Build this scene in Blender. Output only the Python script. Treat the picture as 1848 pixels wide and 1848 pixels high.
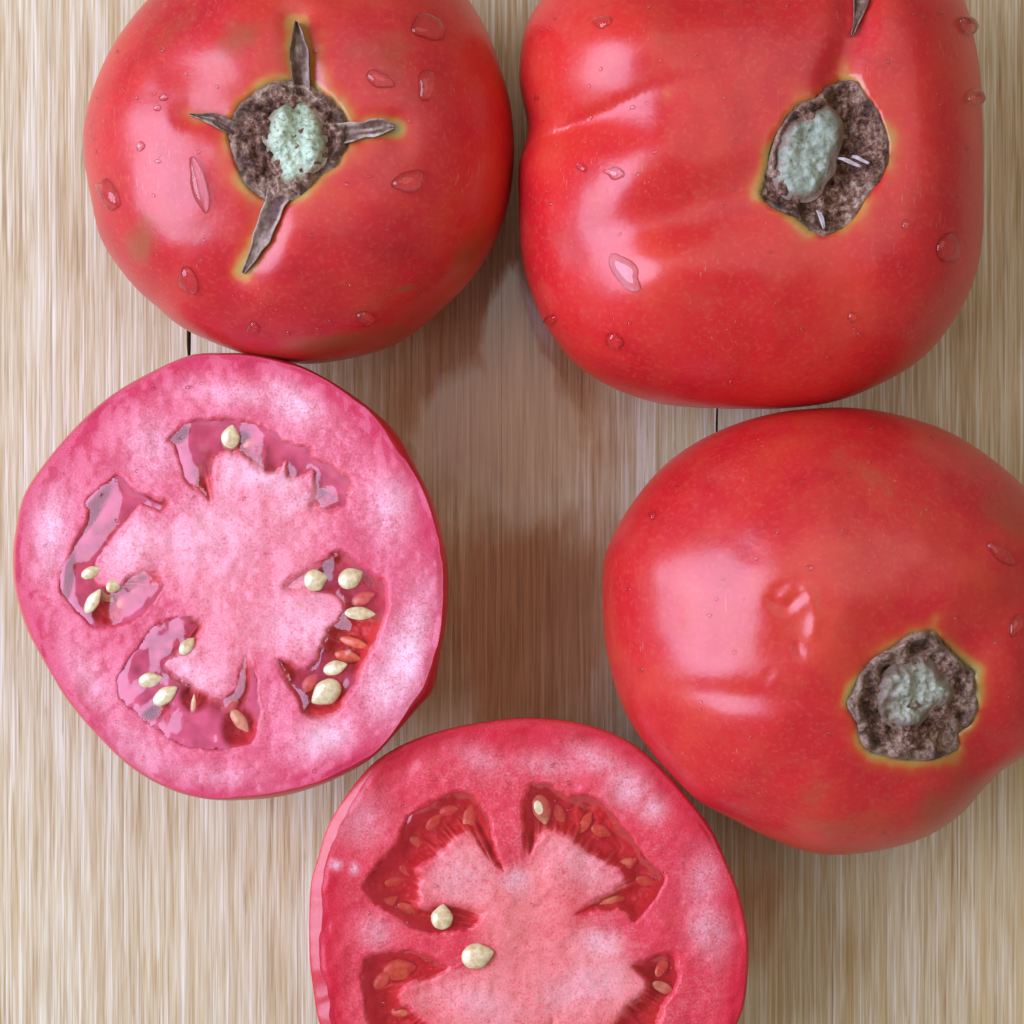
import bpy, math, random
import numpy as np
from mathutils import Vector, Matrix

for o in list(bpy.data.objects):
    bpy.data.objects.remove(o, do_unlink=True)
SC = bpy.context.scene
COL = SC.collection
random.seed(7)

# ------------------------------------------------------------------ camera
CAM_H = 0.46          # camera height above the board
REF_Z = 0.032         # at this height one photo pixel (of 1848) is 0.1 mm
PX = 1e-4
cam_d = bpy.data.cameras.new('camera')
cam = bpy.data.objects.new('camera', cam_d)
COL.objects.link(cam)
cam.location = (0, 0, CAM_H)
cam_d.sensor_fit = 'HORIZONTAL'
cam_d.sensor_width = 36.0
cam_d.lens = 36.0 * (CAM_H - REF_Z) / (1848 * PX)
cam_d.clip_start = 0.01
cam_d.clip_end = 20
SC.camera = cam

# ------------------------------------------------------------------ world + lamps
world = bpy.data.worlds.new('World')
SC.world = world
world.use_nodes = True
bg = world.node_tree.nodes['Background']
bg.inputs[0].default_value = (1.0, 0.94, 0.86, 1)
bg.inputs[1].default_value = 0.22


def area(name, loc, target, sx, sy, radiance, col, shape='RECTANGLE'):
    d = bpy.data.lights.new(name, 'AREA')
    d.shape = shape
    d.size, d.size_y = sx, sy
    d.energy = radiance * sx * sy * math.pi
    d.color = col
    o = bpy.data.objects.new(name, d)
    COL.objects.link(o)
    o.location = loc
    v = Vector(target) - Vector(loc)
    o.rotation_euler = v.to_track_quat('-Z', 'Y').to_euler()
    return o


# open doorway / window with the bright sky to the left of the table
area('window_light', (-0.64, 0.01, 0.57), (0, 0.01, 0.05), 0.84, 0.80, 6.3, (0.61, 0.69, 1.0), 'ELLIPSE')
# pale open sky higher up, behind and to the right
area('overhead_light', (0.25, 0.34, 1.05), (0.05, 0.05, 0.0), 1.1, 0.9, 1.0, (1.0, 0.95, 0.88))

SC.view_settings.view_transform = 'Standard'
SC.view_settings.look = 'None'
SC.view_settings.exposure = 0.10
SC.view_settings.gamma = 1.0
SC.view_settings.use_curve_mapping = False
SC.render.engine = 'CYCLES'
SC.cycles.use_denoising = True
SC.cycles.max_bounces = 6
SC.cycles.diffuse_bounces = 3
SC.cycles.glossy_bounces = 3
SC.cycles.transmission_bounces = 5
SC.cycles.transparent_max_bounces = 12
SC.cycles.blur_glossy = 0.3
SC.cycles.sample_clamp_indirect = 6


# ------------------------------------------------------------------ numeric helpers
def _hash(ix, iy, iz):
    h = (ix * 374761393 + iy * 668265263 + iz * 2147483647 + 1013904223) & 0xFFFFFFFF
    h = ((h ^ (h >> 13)) * 1274126177) & 0xFFFFFFFF
    h = ((h ^ (h >> 16)) * 2246822519) & 0xFFFFFFFF
    return ((h ^ (h >> 15)) & 0xFFFFFF) / float(0xFFFFFF) * 2 - 1


def vnoise(x, y, z=0.0):
    x, y, z = np.broadcast_arrays(np.asarray(x, float), np.asarray(y, float), np.asarray(z, float))
    fx, fy, fz = np.floor(x), np.floor(y), np.floor(z)
    ix, iy, iz = fx.astype(np.int64), fy.astype(np.int64), fz.astype(np.int64)
    u, v, w = x - fx, y - fy, z - fz
    u, v, w = [t * t * t * (t * (t * 6 - 15) + 10) for t in (u, v, w)]
    r = 0
    for dx in (0, 1):
        for dy in (0, 1):
            for dz in (0, 1):
                k = (u if dx else 1 - u) * (v if dy else 1 - v) * (w if dz else 1 - w)
                r = r + k * _hash(ix + dx, iy + dy, iz + dz)
    return r


def fbm(x, y, z=0.0, oct=3):
    r, a, f = 0, 1.0, 1.0
    for i in range(oct):
        r = r + a * vnoise(np.asarray(x) * f + 17.3 * i, np.asarray(y) * f + 5.1 * i, np.asarray(z) * f)
        a *= 0.5
        f *= 2.03
    return r


def sstep(a, b, x):
    t = np.clip((np.asarray(x, float) - a) / (b - a), 0, 1)
    return t * t * (3 - 2 * t)


def sdf(poly, x, y):
    """signed distance to a polygon, negative inside"""
    P = np.asarray(poly, float)
    x, y = np.asarray(x, float), np.asarray(y, float)
    d = np.full(x.shape, 1e18)
    ins = np.zeros(x.shape, bool)
    n = len(P)
    for i in range(n):
        ax, ay = P[i]
        bx, by = P[(i + 1) % n]
        ex, ey = bx - ax, by - ay
        wx, wy = x - ax, y - ay
        t = np.clip((wx * ex + wy * ey) / (ex * ex + ey * ey + 1e-12), 0, 1)
        d = np.minimum(d, (wx - t * ex) ** 2 + (wy - t * ey) ** 2)
        c = ((ay > y) != (by > y))
        with np.errstate(divide='ignore', invalid='ignore'):
            xi = ax + (y - ay) / (by - ay if by != ay else 1e-12) * ex
        ins ^= c & (x < xi)
    return np.where(ins, -1, 1) * np.sqrt(d)


def segdist(x, y, pts):
    d = np.full(np.shape(x), 1e18)
    for (ax, ay), (bx, by) in zip(pts[:-1], pts[1:]):
        ex, ey = bx - ax, by - ay
        t = np.clip(((x - ax) * ex + (y - ay) * ey) / (ex * ex + ey * ey + 1e-12), 0, 1)
        d = np.minimum(d, (x - ax - t * ex) ** 2 + (y - ay - t * ey) ** 2)
    return np.sqrt(d)


def catmull(poly, n_per=8):
    P = np.asarray(poly, float)
    n = len(P)
    out = []
    for i in range(n):
        p0, p1, p2, p3 = P[(i - 1) % n], P[i], P[(i + 1) % n], P[(i + 2) % n]
        for k in range(n_per):
            t = k / n_per
            out.append(0.5 * ((2 * p1) + (-p0 + p2) * t + (2 * p0 - 5 * p1 + 4 * p2 - p3) * t * t
                              + (-p0 + 3 * p1 - 3 * p2 + p3) * t ** 3))
    return np.array(out)


def radial(poly, cx, cy, n=1440, smooth=0):
    """radius of a star-shaped outline as a table over the angle (y up)"""
    P = catmull(poly)
    a = np.arctan2(-(P[:, 1] - cy), P[:, 0] - cx)
    r = np.hypot(P[:, 0] - cx, P[:, 1] - cy)
    o = np.argsort(a)
    a, r = a[o], r[o]
    a = np.concatenate([a - 2 * np.pi, a, a + 2 * np.pi])
    r = np.concatenate([r, r, r])
    t = np.linspace(-np.pi, np.pi, n, endpoint=False)
    R = np.interp(t, a, r)
    if smooth:
        k = np.exp(-0.5 * (np.arange(-3 * smooth, 3 * smooth + 1) / smooth) ** 2)
        k /= k.sum()
        R = np.convolve(np.concatenate([R[-3 * smooth:], R, R[:3 * smooth]]), k, 'valid')
    return R


def rlook(R, ang):
    n = len(R)
    f = (np.asarray(ang) + np.pi) / (2 * np.pi) * n
    i = np.floor(f).astype(int)
    w = f - i
    return R[i % n] * (1 - w) + R[(i + 1) % n] * w


def px2w(px, py, z):
    s = PX * (CAM_H - np.asarray(z, float)) / (CAM_H - REF_Z)
    return (np.asarray(px, float) - 924) * s, -(np.asarray(py, float) - 924) * s


def w2px(x, y, z):
    s = PX * (CAM_H - np.asarray(z, float)) / (CAM_H - REF_Z)
    return np.asarray(x) / s + 924, -np.asarray(y) / s + 924


# ------------------------------------------------------------------ object helpers
def mesh_obj(name, V, F, mat, parent=None, smooth=True, attrs=None):
    me = bpy.data.meshes.new(name)
    me.from_pydata([tuple(v) for v in V], [], [tuple(int(i) for i in f) for f in F])
    me.update()
    if smooth:
        me.polygons.foreach_set('use_smooth', [True] * len(me.polygons))
    for k, a in (attrs or {}).items():
        at = me.attributes.new(k, 'FLOAT', 'POINT')
        at.data.foreach_set('value', np.asarray(a, np.float32).ravel())
    me.materials.append(mat)
    o = bpy.data.objects.new(name, me)
    COL.objects.link(o)
    if parent is not None:
        o.parent = parent
        o.matrix_parent_inverse = Matrix.Translation(-Vector(parent.location))
    return o


def thing(name, label, cat, loc, group=None):
    o = bpy.data.objects.new(name, None)
    o.empty_display_size = 0.01
    COL.objects.link(o)
    o.location = loc
    o['label'] = label
    o['category'] = cat
    if group:
        o['group'] = group
    return o


def tag(o, label, cat, group=None):
    o['label'] = label
    o['category'] = cat
    if group:
        o['group'] = group
    return o


def polar_faces(nr, nt):
    """rings 1..nr of nt vertices after one centre vertex; counter-clockwise from above"""
    F = [(0, 1 + k, 1 + (k + 1) % nt) for k in range(nt)]
    for r in range(nr - 1):
        a, b = 1 + r * nt, 1 + (r + 1) * nt
        for k in range(nt):
            k2 = (k + 1) % nt
            F.append((a + k, b + k, b + k2, a + k2))
    return F


def polar_px(poly, cx, cy, nr, nt, power=1.0, smooth=0):
    R = radial(poly, cx, cy, smooth=smooth)
    t = np.linspace(-np.pi, np.pi, nt, endpoint=False)
    rr = (np.arange(1, nr + 1) / nr) ** power
    rad = rlook(R, t)
    X = np.concatenate([[cx], (cx + rr[:, None] * (rad * np.cos(t))[None]).ravel()])
    Y = np.concatenate([[cy], (cy - rr[:, None] * (rad * np.sin(t))[None]).ravel()])
    Q = np.concatenate([[0], np.repeat(rr, nt)])
    return X, Y, Q, polar_faces(nr, nt)


# ------------------------------------------------------------------ node helpers
class NT:
    def __init__(self, name):
        self.m = bpy.data.materials.new(name)
        self.m.use_nodes = True
        self.t = self.m.node_tree
        self.bsdf = self.t.nodes['Principled BSDF']
        self.out = self.t.nodes['Material Output']

    def n(self, kind, **kw):
        nd = self.t.nodes.new(kind)
        for k, v in kw.items():
            setattr(nd, k, v)
        return nd

    def link(self, a, b):
        self.t.links.new(a, b)

    def val(self, sock, v):
        if hasattr(v, 'default_value') or isinstance(v, bpy.types.NodeSocket):
            self.link(v, sock)
        else:
            sock.default_value = v

    def attr(self, name):
        return self.n('ShaderNodeAttribute', attribute_name=name).outputs['Fac']

    def math(self, op, a, b=0.0, c=0.0, clamp=False):
        nd = self.n('ShaderNodeMath', operation=op)
        nd.use_clamp = clamp
        self.val(nd.inputs[0], a)
        self.val(nd.inputs[1], b)
        self.val(nd.inputs[2], c)
        return nd.outputs[0]

    def noise(self, vec, scale, detail=4, rough=0.55, dist=0.0, lac=2.0):
        nd = self.n('ShaderNodeTexNoise')
        self.link(vec, nd.inputs['Vector'])
        nd.inputs['Scale'].default_value = scale
        nd.inputs['Detail'].default_value = detail
        nd.inputs['Roughness'].default_value = rough
        nd.inputs['Distortion'].default_value = dist
        nd.inputs['Lacunarity'].default_value = lac
        return nd.outputs['Fac']

    def ramp(self, fac, stops, interp='LINEAR'):
        nd = self.n('ShaderNodeValToRGB')
        nd.color_ramp.interpolation = interp
        e = nd.color_ramp.elements
        while len(e) < len(stops):
            e.new(0.5)
        for i, (p, c) in enumerate(stops):
            e[i].position = p
            e[i].color = tuple(c) + (1,) if not isinstance(c, (int, float)) else (c, c, c, 1)
        self.link(fac, nd.inputs[0])
        return nd.outputs[0]

    def mix(self, fac, a, b, blend='MIX'):
        nd = self.n('ShaderNodeMix', data_type='RGBA', blend_type=blend)
        nd.clamp_factor = True
        self.val(nd.inputs[0], fac)
        for s, v in ((nd.inputs[6], a), (nd.inputs[7], b)):
            if isinstance(v, tuple):
                s.default_value = v if len(v) == 4 else v + (1,)
            else:
                self.link(v, s)
        return nd.outputs[2]

    def pos(self):
        return self.n('ShaderNodeNewGeometry').outputs['Position']

    def mapping(self, vec, scale=(1, 1, 1), loc=(0, 0, 0), rot=(0, 0, 0)):
        nd = self.n('ShaderNodeMapping')
        self.link(vec, nd.inputs[0])
        nd.inputs['Scale'].default_value = scale
        nd.inputs['Location'].default_value = loc
        nd.inputs['Rotation'].default_value = rot
        return nd.outputs[0]

    def bump(self, h, strength, dist, normal=None):
        nd = self.n('ShaderNodeBump')
        nd.inputs['Strength'].default_value = strength
        nd.inputs['Distance'].default_value = dist
        self.link(h, nd.inputs['Height'])
        if normal is not None:
            self.link(normal, nd.inputs['Normal'])
        return nd.outputs[0]

    def set(self, **kw):
        for k, v in kw.items():
            s = self.bsdf.inputs[k.replace('_', ' ')]
            if isinstance(v, bpy.types.NodeSocket):
                self.link(v, s)
            elif isinstance(v, tuple) and len(v) == 3 and s.type == 'RGBA':
                s.default_value = v + (1,)
            else:
                s.default_value = v


# ------------------------------------------------------------------ materials
def mat_wood():
    T = NT('wood_grain')
    p = T.pos()
    rnd = T.n('ShaderNodeObjectInfo').outputs['Random']
    off = T.n('ShaderNodeCombineXYZ')
    T.link(T.math('MULTIPLY', rnd, 3.0), off.inputs[1])
    T.link(T.math('MULTIPLY', rnd, 0.4), off.inputs[2])
    add = T.n('ShaderNodeVectorMath', operation='ADD')
    T.link(p, add.inputs[0])
    T.link(off.outputs[0], add.inputs[1])
    q = add.outputs[0]
    fine = T.noise(T.mapping(q, (1, 0.030, 1)), 2100, 2, 0.6)
    mid = T.noise(T.mapping(q, (1, 0.016, 1)), 560, 4, 0.65)
    wide = T.noise(T.mapping(q, (1, 0.04, 1)), 80, 3, 0.5)
    cloud = T.noise(T.mapping(q, (1, 0.5, 1)), 70, 5, 0.65)
    g = T.math('ADD', T.math('MULTIPLY', fine, 0.50), T.math('MULTIPLY', mid, 0.36))
    g = T.math('ADD', g, T.math('MULTIPLY', wide, 0.14))
    col = T.ramp(g, [(0.34, (0.34, 0.205, 0.08)), (0.43, (0.48, 0.34, 0.165)), (0.50, (0.56, 0.435, 0.25)),
                     (0.57, (0.62, 0.515, 0.33)), (0.66, (0.71, 0.635, 0.47))])
    # crisp pale fibres and darker, resin-coloured ones
    pf = T.ramp(T.noise(T.mapping(q, (1, 0.014, 1), (0.11, 0, 0)), 2000, 2, 0.5), [(0.57, 0.0), (0.63, 1.0)])
    col = T.mix(T.math('MULTIPLY', pf, 0.58), col, (0.80, 0.74, 0.62))
    df = T.ramp(T.noise(T.mapping(q, (1, 0.018, 1), (0.57, 0, 0)), 1800, 2, 0.5), [(0.59, 0.0), (0.66, 1.0)])
    col = T.mix(T.math('MULTIPLY', df, 0.42), col, (0.34, 0.205, 0.09))
    st = T.ramp(T.noise(T.mapping(q, (1, 0.014, 1), (0.3, 0, 0)), 330, 3, 0.5), [(0.58, 0.0), (0.68, 1.0)])
    col = T.mix(T.math('MULTIPLY', st, 0.42), col, (0.52, 0.34, 0.11))
    col = T.mix(T.math('MULTIPLY', T.ramp(cloud, [(0.46, 0.0), (0.64, 1.0)]), 0.14), col, (0.60, 0.52, 0.38))
    # wet middle of the board; its darkening also paints in shade between the tomatoes
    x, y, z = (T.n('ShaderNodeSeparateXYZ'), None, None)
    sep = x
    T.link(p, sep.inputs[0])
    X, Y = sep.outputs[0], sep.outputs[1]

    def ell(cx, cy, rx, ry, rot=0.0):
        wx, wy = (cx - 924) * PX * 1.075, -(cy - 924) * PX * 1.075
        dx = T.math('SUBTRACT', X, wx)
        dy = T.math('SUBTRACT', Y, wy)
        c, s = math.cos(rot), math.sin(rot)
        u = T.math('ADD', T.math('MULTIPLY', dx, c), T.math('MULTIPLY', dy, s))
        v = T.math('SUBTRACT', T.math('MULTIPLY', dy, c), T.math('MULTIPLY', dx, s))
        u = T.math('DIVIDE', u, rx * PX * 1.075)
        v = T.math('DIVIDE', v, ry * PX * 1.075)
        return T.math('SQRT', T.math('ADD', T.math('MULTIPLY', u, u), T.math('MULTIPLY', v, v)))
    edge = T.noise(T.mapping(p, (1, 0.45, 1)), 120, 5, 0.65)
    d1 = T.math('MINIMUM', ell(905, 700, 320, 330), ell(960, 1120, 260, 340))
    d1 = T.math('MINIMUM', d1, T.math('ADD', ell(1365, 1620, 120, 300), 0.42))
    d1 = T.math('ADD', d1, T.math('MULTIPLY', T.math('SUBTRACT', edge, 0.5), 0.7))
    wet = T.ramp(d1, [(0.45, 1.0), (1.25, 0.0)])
    d2 = T.math('MINIMUM', ell(900, 815, 175, 175), ell(935, 640, 75, 170))
    edge2 = T.noise(T.mapping(p, (1, 0.35, 1)), 260, 5, 0.6)
    d2 = T.math('ADD', d2, T.math('MULTIPLY', T.math('SUBTRACT', edge2, 0.5), 0.6))
    film = T.ramp(d2, [(0.82, 1.0), (1.02, 0.0)])
    soaked_shaded = T.mix(1.0, col, (0.70, 0.38, 0.22), 'MULTIPLY')  # wet brown, deepened to carry some of the shade as well
    col = T.mix(wet, col, soaked_shaded)
    # small dark pores
    pore = T.ramp(T.noise(T.mapping(q, (1, 0.12, 1)), 900, 2, 0.5), [(0.69, 0.0), (0.76, 1.0)])
    col = T.mix(T.math('MULTIPLY', pore, 0.30), col, (0.20, 0.14, 0.09))
    rough = T.math('SUBTRACT', 0.55, T.math('MULTIPLY', wet, 0.17))
    rough = T.math('SUBTRACT', rough, T.math('MULTIPLY', film, 0.24))
    bh = T.math('ADD', T.math('MULTIPLY', fine, 0.6), T.math('MULTIPLY', mid, 0.6))
    bstr = T.math('SUBTRACT', 0.5, T.math('MULTIPLY', film, 0.40))
    bn = T.n('ShaderNodeBump')
    T.link(bstr, bn.inputs['Strength'])
    bn.inputs['Distance'].default_value = 0.0003
    T.link(bh, bn.inputs['Height'])
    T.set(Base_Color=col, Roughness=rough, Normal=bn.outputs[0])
    T.link(T.math('ADD', T.math('MULTIPLY', film, 0.9), 0.0), T.bsdf.inputs['Coat Weight'])
    T.bsdf.inputs['Coat Roughness'].default_value = 0.06
    return T.m


def mat_skin(name, seed, ca, cb, cc):
    T = NT(name)
    p = T.mapping(T.pos(), (1, 1, 1), (seed, seed * 0.7, 0))
    n1 = T.noise(p, 38, 5, 0.6, 0.4)
    n2 = T.noise(p, 130, 5, 0.6)
    n3 = T.noise(p, 1100, 3, 0.6)
    col = T.ramp(n1, [(0.34, cb), (0.50, ca), (0.66, cc)])
    col = T.mix(T.math('MULTIPLY', T.ramp(n2, [(0.48, 0.0), (0.70, 1.0)]), 0.32), col, (0.58, 0.075, 0.035))
    col = T.mix(T.math('MULTIPLY', T.ramp(n3, [(0.52, 0.0), (0.68, 1.0)]), 0.30), col, (0.68, 0.10, 0.055))
    sc = T.ramp(T.noise(T.mapping(p, (1, 0.10, 1), (0, 0, 0), (0, 0, 1.1)), 2600, 2, 0.5), [(0.66, 0.0), (0.72, 1.0)])
    sc = T.math('MULTIPLY', sc, T.ramp(T.noise(p, 55, 3, 0.5), [(0.52, 0.0), (0.66, 1.0)]))
    col = T.mix(T.math('MULTIPLY', sc, 0.60), col, (0.68, 0.24, 0.14))
    halo, dirt = T.attr('halo'), T.attr('dirt')
    hn = T.math('ADD', halo, T.math('MULTIPLY', T.math('SUBTRACT', n2, 0.5), 0.35))
    hcol = T.ramp(hn, [(0.08, (0.60, 0.030, 0.018)), (0.38, (0.60, 0.085, 0.022)), (0.66, (0.55, 0.22, 0.045)),
                       (0.86, (0.47, 0.32, 0.08)), (1.0, (0.33, 0.31, 0.10))])
    col = T.mix(T.ramp(hn, [(0.10, 0.0), (0.55, 0.92)]), col, hcol)
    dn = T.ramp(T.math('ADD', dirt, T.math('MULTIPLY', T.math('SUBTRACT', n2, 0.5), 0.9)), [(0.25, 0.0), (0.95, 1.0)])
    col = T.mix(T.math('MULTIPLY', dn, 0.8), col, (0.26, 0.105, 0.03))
    rough = T.math('ADD', 0.25, T.math('MULTIPLY', n2, 0.18))
    h = T.math('ADD', T.math('MULTIPLY', n3, 0.25), T.math('MULTIPLY', n2, 1.0))
    T.set(Base_Color=col, Roughness=rough, Normal=T.bump(h, 0.13, 0.0008), IOR=1.53,
          Subsurface_Weight=0.12, Subsurface_Radius=(1.0, 0.18, 0.10), Subsurface_Scale=0.004)
    T.bsdf.inputs['Coat Weight'].default_value = 0.12
    T.bsdf.inputs['Coat Roughness'].default_value = 0.15
    return T.m


def mat_cork(name, tone=1.0):
    T = NT(name)
    p = T.pos()
    n1 = T.noise(p, 420, 6, 0.7, 0.6)
    n2 = T.noise(p, 1500, 5, 0.7)
    n3 = T.noise(p, 150, 4, 0.6)
    g = T.math('ADD', T.math('MULTIPLY', n1, 0.55), T.math('MULTIPLY', n2, 0.45))
    g = T.math('ADD', g, T.math('MULTIPLY', T.math('SUBTRACT', n3, 0.5), 0.35))
    k = tone
    col = T.ramp(g, [(0.39, (0.020 * k, 0.007 * k, 0.005 * k)), (0.46, (0.12 * k, 0.040 * k, 0.022 * k)),
                     (0.53, (0.27 * k, 0.13 * k, 0.08 * k)), (0.62, (0.55 * k, 0.39 * k, 0.29 * k))])
    lip = T.attr('lip')
    col = T.mix(T.math('MULTIPLY', lip, T.ramp(n1, [(0.35, 0.2), (0.6, 0.9)])), col, (0.42, 0.31, 0.23))
    T.set(Base_Color=col, Roughness=0.75, Normal=T.bump(g, 0.9, 0.0012))
    return T.m


def mat_core(name, green, brown):
    T = NT(name)
    p = T.pos()
    n1 = T.noise(p, 260, 5, 0.65, 0.8)
    n2 = T.noise(p, 1300, 4, 0.65)
    g = T.math('ADD', T.math('MULTIPLY', n1, 0.7), T.math('MULTIPLY', n2, 0.3))
    col = T.ramp(g, [(0.30, (0.23, 0.28, 0.15)), (0.42, tuple(0.72 * c for c in green)), (0.54, green),
                     (0.70, tuple(min(1, 1.28 * c) for c in green))])
    col = T.mix(T.ramp(n2, [(0.36, 0.75), (0.45, 0.0)]), col, (0.20, 0.17, 0.09))
    e = T.attr('lip')
    em = T.math('ADD', e, T.math('MULTIPLY', T.math('SUBTRACT', n1, 0.42), 1.9))
    col = T.mix(T.ramp(em, [(0.30, 0.0), (0.75, 0.95)]), col, brown)
    T.set(Base_Color=col, Roughness=0.45, Normal=T.bump(g, 0.8, 0.0009))
    return T.m


def mat_sepal():
    T = NT('dried_sepal')
    p = T.pos()
    n1 = T.noise(p, 900, 5, 0.7)
    a = T.attr('across')
    f = T.math('ADD', a, T.math('MULTIPLY', T.math('SUBTRACT', n1, 0.5), 0.9))
    col = T.ramp(f, [(0.0, (0.07, 0.020, 0.015)), (0.35, (0.17, 0.085, 0.06)), (0.62, (0.34, 0.235, 0.18)), (1.0, (0.62, 0.53, 0.43))])
    T.set(Base_Color=col, Roughness=0.6, Normal=T.bump(n1, 0.7, 0.0006))
    return T.m


def mat_flesh(name, rim, mid, pale, core, loc, seed):
    T = NT(name)
    p = T.mapping(T.pos(), (1, 1, 1), (seed, 0, 0))
    n1 = T.noise(p, 70, 4, 0.55, 0.3)
    n2 = T.noise(p, 700, 4, 0.65)
    n3 = T.noise(p, 2400, 4, 0.65)
    arim, aloc, acore, apale = T.attr('rim'), T.attr('loc'), T.attr('core'), T.attr('pale')
    v = T.math('ADD', T.math('MULTIPLY', n1, 0.36), T.math('ADD', T.math('MULTIPLY', n2, 0.26), T.math('MULTIPLY', n3, 0.38)))
    dark = tuple(c * k for c, k in zip(mid, (0.92, 0.62, 0.72)))
    col = T.ramp(v, [(0.40, dark), (0.50, mid), (0.62, pale)])
    rimn = T.math('ADD', arim, T.math('MULTIPLY', T.math('SUBTRACT', n2, 0.5), 0.7))
    col = T.mix(T.ramp(rimn, [(0.22, 0.0), (0.62, 1.0)]), col, rim)
    corec = T.ramp(v, [(0.38, tuple(c * k for c, k in zip(core, (0.90, 0.52, 0.60)))), (0.50, core), (0.64, tuple(min(1.0, c * k) for c, k in zip(core, (1.04, 1.35, 1.35))))])
    col = T.mix(T.math('MULTIPLY', acore, 0.85), col, corec)
    pn = T.math('MULTIPLY', apale, T.ramp(v, [(0.40, 0.35), (0.56, 1.0)]))
    col = T.mix(T.math('MULTIPLY', pn, 0.95), col, (0.92, 0.60, 0.66))
    fleck = T.ramp(n3, [(0.60, 0.0), (0.72, 1.0)])
    col = T.mix(T.math('MULTIPLY', fleck, 0.22), col, tuple(min(1.0, c * k) for c, k in zip(pale, (1.0, 1.15, 1.15))))
    streak = T.ramp(n3, [(0.33, 1.0), (0.43, 0.0)])
    col = T.mix(T.math('MULTIPLY', streak, 0.42), col, rim)
    lcol = T.mix(T.ramp(n1, [(0.40, 0.0), (0.65, 1.0)]), loc, tuple(min(1.0, c * k) for c, k in zip(loc, (1.10, 2.4, 1.5))))
    col = T.mix(aloc, col, lcol)
    h = T.math('ADD', T.math('MULTIPLY', n2, 0.25), T.math('MULTIPLY', n3, 0.7))
    T.set(Base_Color=col, Roughness=0.38, Normal=T.bump(h, 0.45, 0.0005), IOR=1.32,
          Subsurface_Weight=0.25, Subsurface_Radius=(1.0, 0.25, 0.2), Subsurface_Scale=0.003)
    T.bsdf.inputs['Coat Weight'].default_value = 0.22
    T.bsdf.inputs['Coat Roughness'].default_value = 0.13
    return T.m


def mat_gel(name, tint, body):
    """clear wet jelly: lets the pocket show through, with a mirror-wet surface"""
    T = NT(name)
    p = T.pos()
    n = T.noise(p, 220, 3, 0.5)
    bn = T.bump(n, 0.07, 0.0012)
    tr = T.n('ShaderNodeBsdfTransparent')
    T.link(T.mix(T.attr('thick'), (1.0, 0.93, 0.90), tint), tr.inputs[0])
    T.set(Base_Color=body, Roughness=0.3, Subsurface_Weight=0.5, Subsurface_Radius=(1, 0.3, 0.2), Subsurface_Scale=0.004)
    T.bsdf.inputs['Specular IOR Level'].default_value = 0.0
    m1 = T.n('ShaderNodeMixShader')
    T.link(T.attr('milk'), m1.inputs[0])
    T.link(tr.outputs[0], m1.inputs[1])
    T.link(T.bsdf.outputs[0], m1.inputs[2])
    gl = T.n('ShaderNodeBsdfGlossy')
    gl.inputs['Roughness'].default_value = 0.06
    T.link(bn, gl.inputs['Normal'])
    fr = T.n('ShaderNodeFresnel')
    fr.inputs[0].default_value = 1.50
    T.link(bn, fr.inputs['Normal'])
    m2 = T.n('ShaderNodeMixShader')
    front = T.math('SUBTRACT', 1.0, T.n('ShaderNodeNewGeometry').outputs['Backfacing'])
    T.link(T.math('MULTIPLY', fr.outputs[0], front), m2.inputs[0])
    T.link(m1.outputs[0], m2.inputs[1])
    T.link(gl.outputs[0], m2.inputs[2])
    T.link(m2.outputs[0], T.out.inputs[0])
    return T.m


def mat_seed(name, c0, c1):
    T = NT(name)
    p = T.pos()
    n = T.noise(p, 900, 4, 0.6)
    T.set(Base_Color=T.ramp(n, [(0.35, c0), (0.6, c1)]), Roughness=0.25,
          Subsurface_Weight=0.3, Subsurface_Radius=(1, 0.8, 0.5), Subsurface_Scale=0.001, Normal=T.bump(n, 0.3, 0.0003))
    T.bsdf.inputs['Coat Weight'].default_value = 0.6
    return T.m


def mat_water():
    T = NT('clear_water')
    tr = T.n('ShaderNodeBsdfTransparent')
    rf = T.n('ShaderNodeBsdfRefraction')
    rf.inputs['IOR'].default_value = 1.33
    rf.inputs['Roughness'].default_value = 0.0
    m1 = T.n('ShaderNodeMixShader')
    m1.inputs[0].default_value = 0.65
    T.link(tr.outputs[0], m1.inputs[1])
    T.link(rf.outputs[0], m1.inputs[2])
    gl = T.n('ShaderNodeBsdfGlossy')
    gl.inputs['Roughness'].default_value = 0.02
    fr = T.n('ShaderNodeFresnel')
    fr.inputs[0].default_value = 1.52
    m2 = T.n('ShaderNodeMixShader')
    front = T.math('SUBTRACT', 1.0, T.n('ShaderNodeNewGeometry').outputs['Backfacing'])
    T.link(T.math('MULTIPLY', fr.outputs[0], front), m2.inputs[0])
    T.link(m1.outputs[0], m2.inputs[1])
    T.link(gl.outputs[0], m2.inputs[2])
    T.link(m2.outputs[0], T.out.inputs[0])
    return T.m


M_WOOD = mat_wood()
M_WATER = mat_water()
M_SEED = mat_seed('seed_cream', (0.56, 0.39, 0.17), (0.75, 0.62, 0.37))
M_SEED_DEEP = mat_seed('seed_in_jelly', (0.64, 0.13, 0.06), (0.74, 0.32, 0.16))
M_SEPAL = mat_sepal()

# ------------------------------------------------------------------ the board
board = bpy.data.objects.new('wooden_board', None)
COL.objects.link(board)
board['kind'] = 'structure'
board['label'] = 'pale straight-grained wooden board, wet and darker in the middle'
seams = [-1700, -1330, -990, -640, -300, 92, 341, 640, 905, 1110, 1294, 1502, 1668, 1990, 2280, 2620, 2960, 3300]
opened = {341: (600, 45, 0.0008), 1294: (765, 35, 0.0004)}     # where the joint between two planks gapes
SB = PX * CAM_H / (CAM_H - REF_Z)
ys = np.unique(np.concatenate([np.linspace(-0.26, 0.26, 27), -(np.linspace(520, 860, 60) - 924) * SB]))


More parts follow.
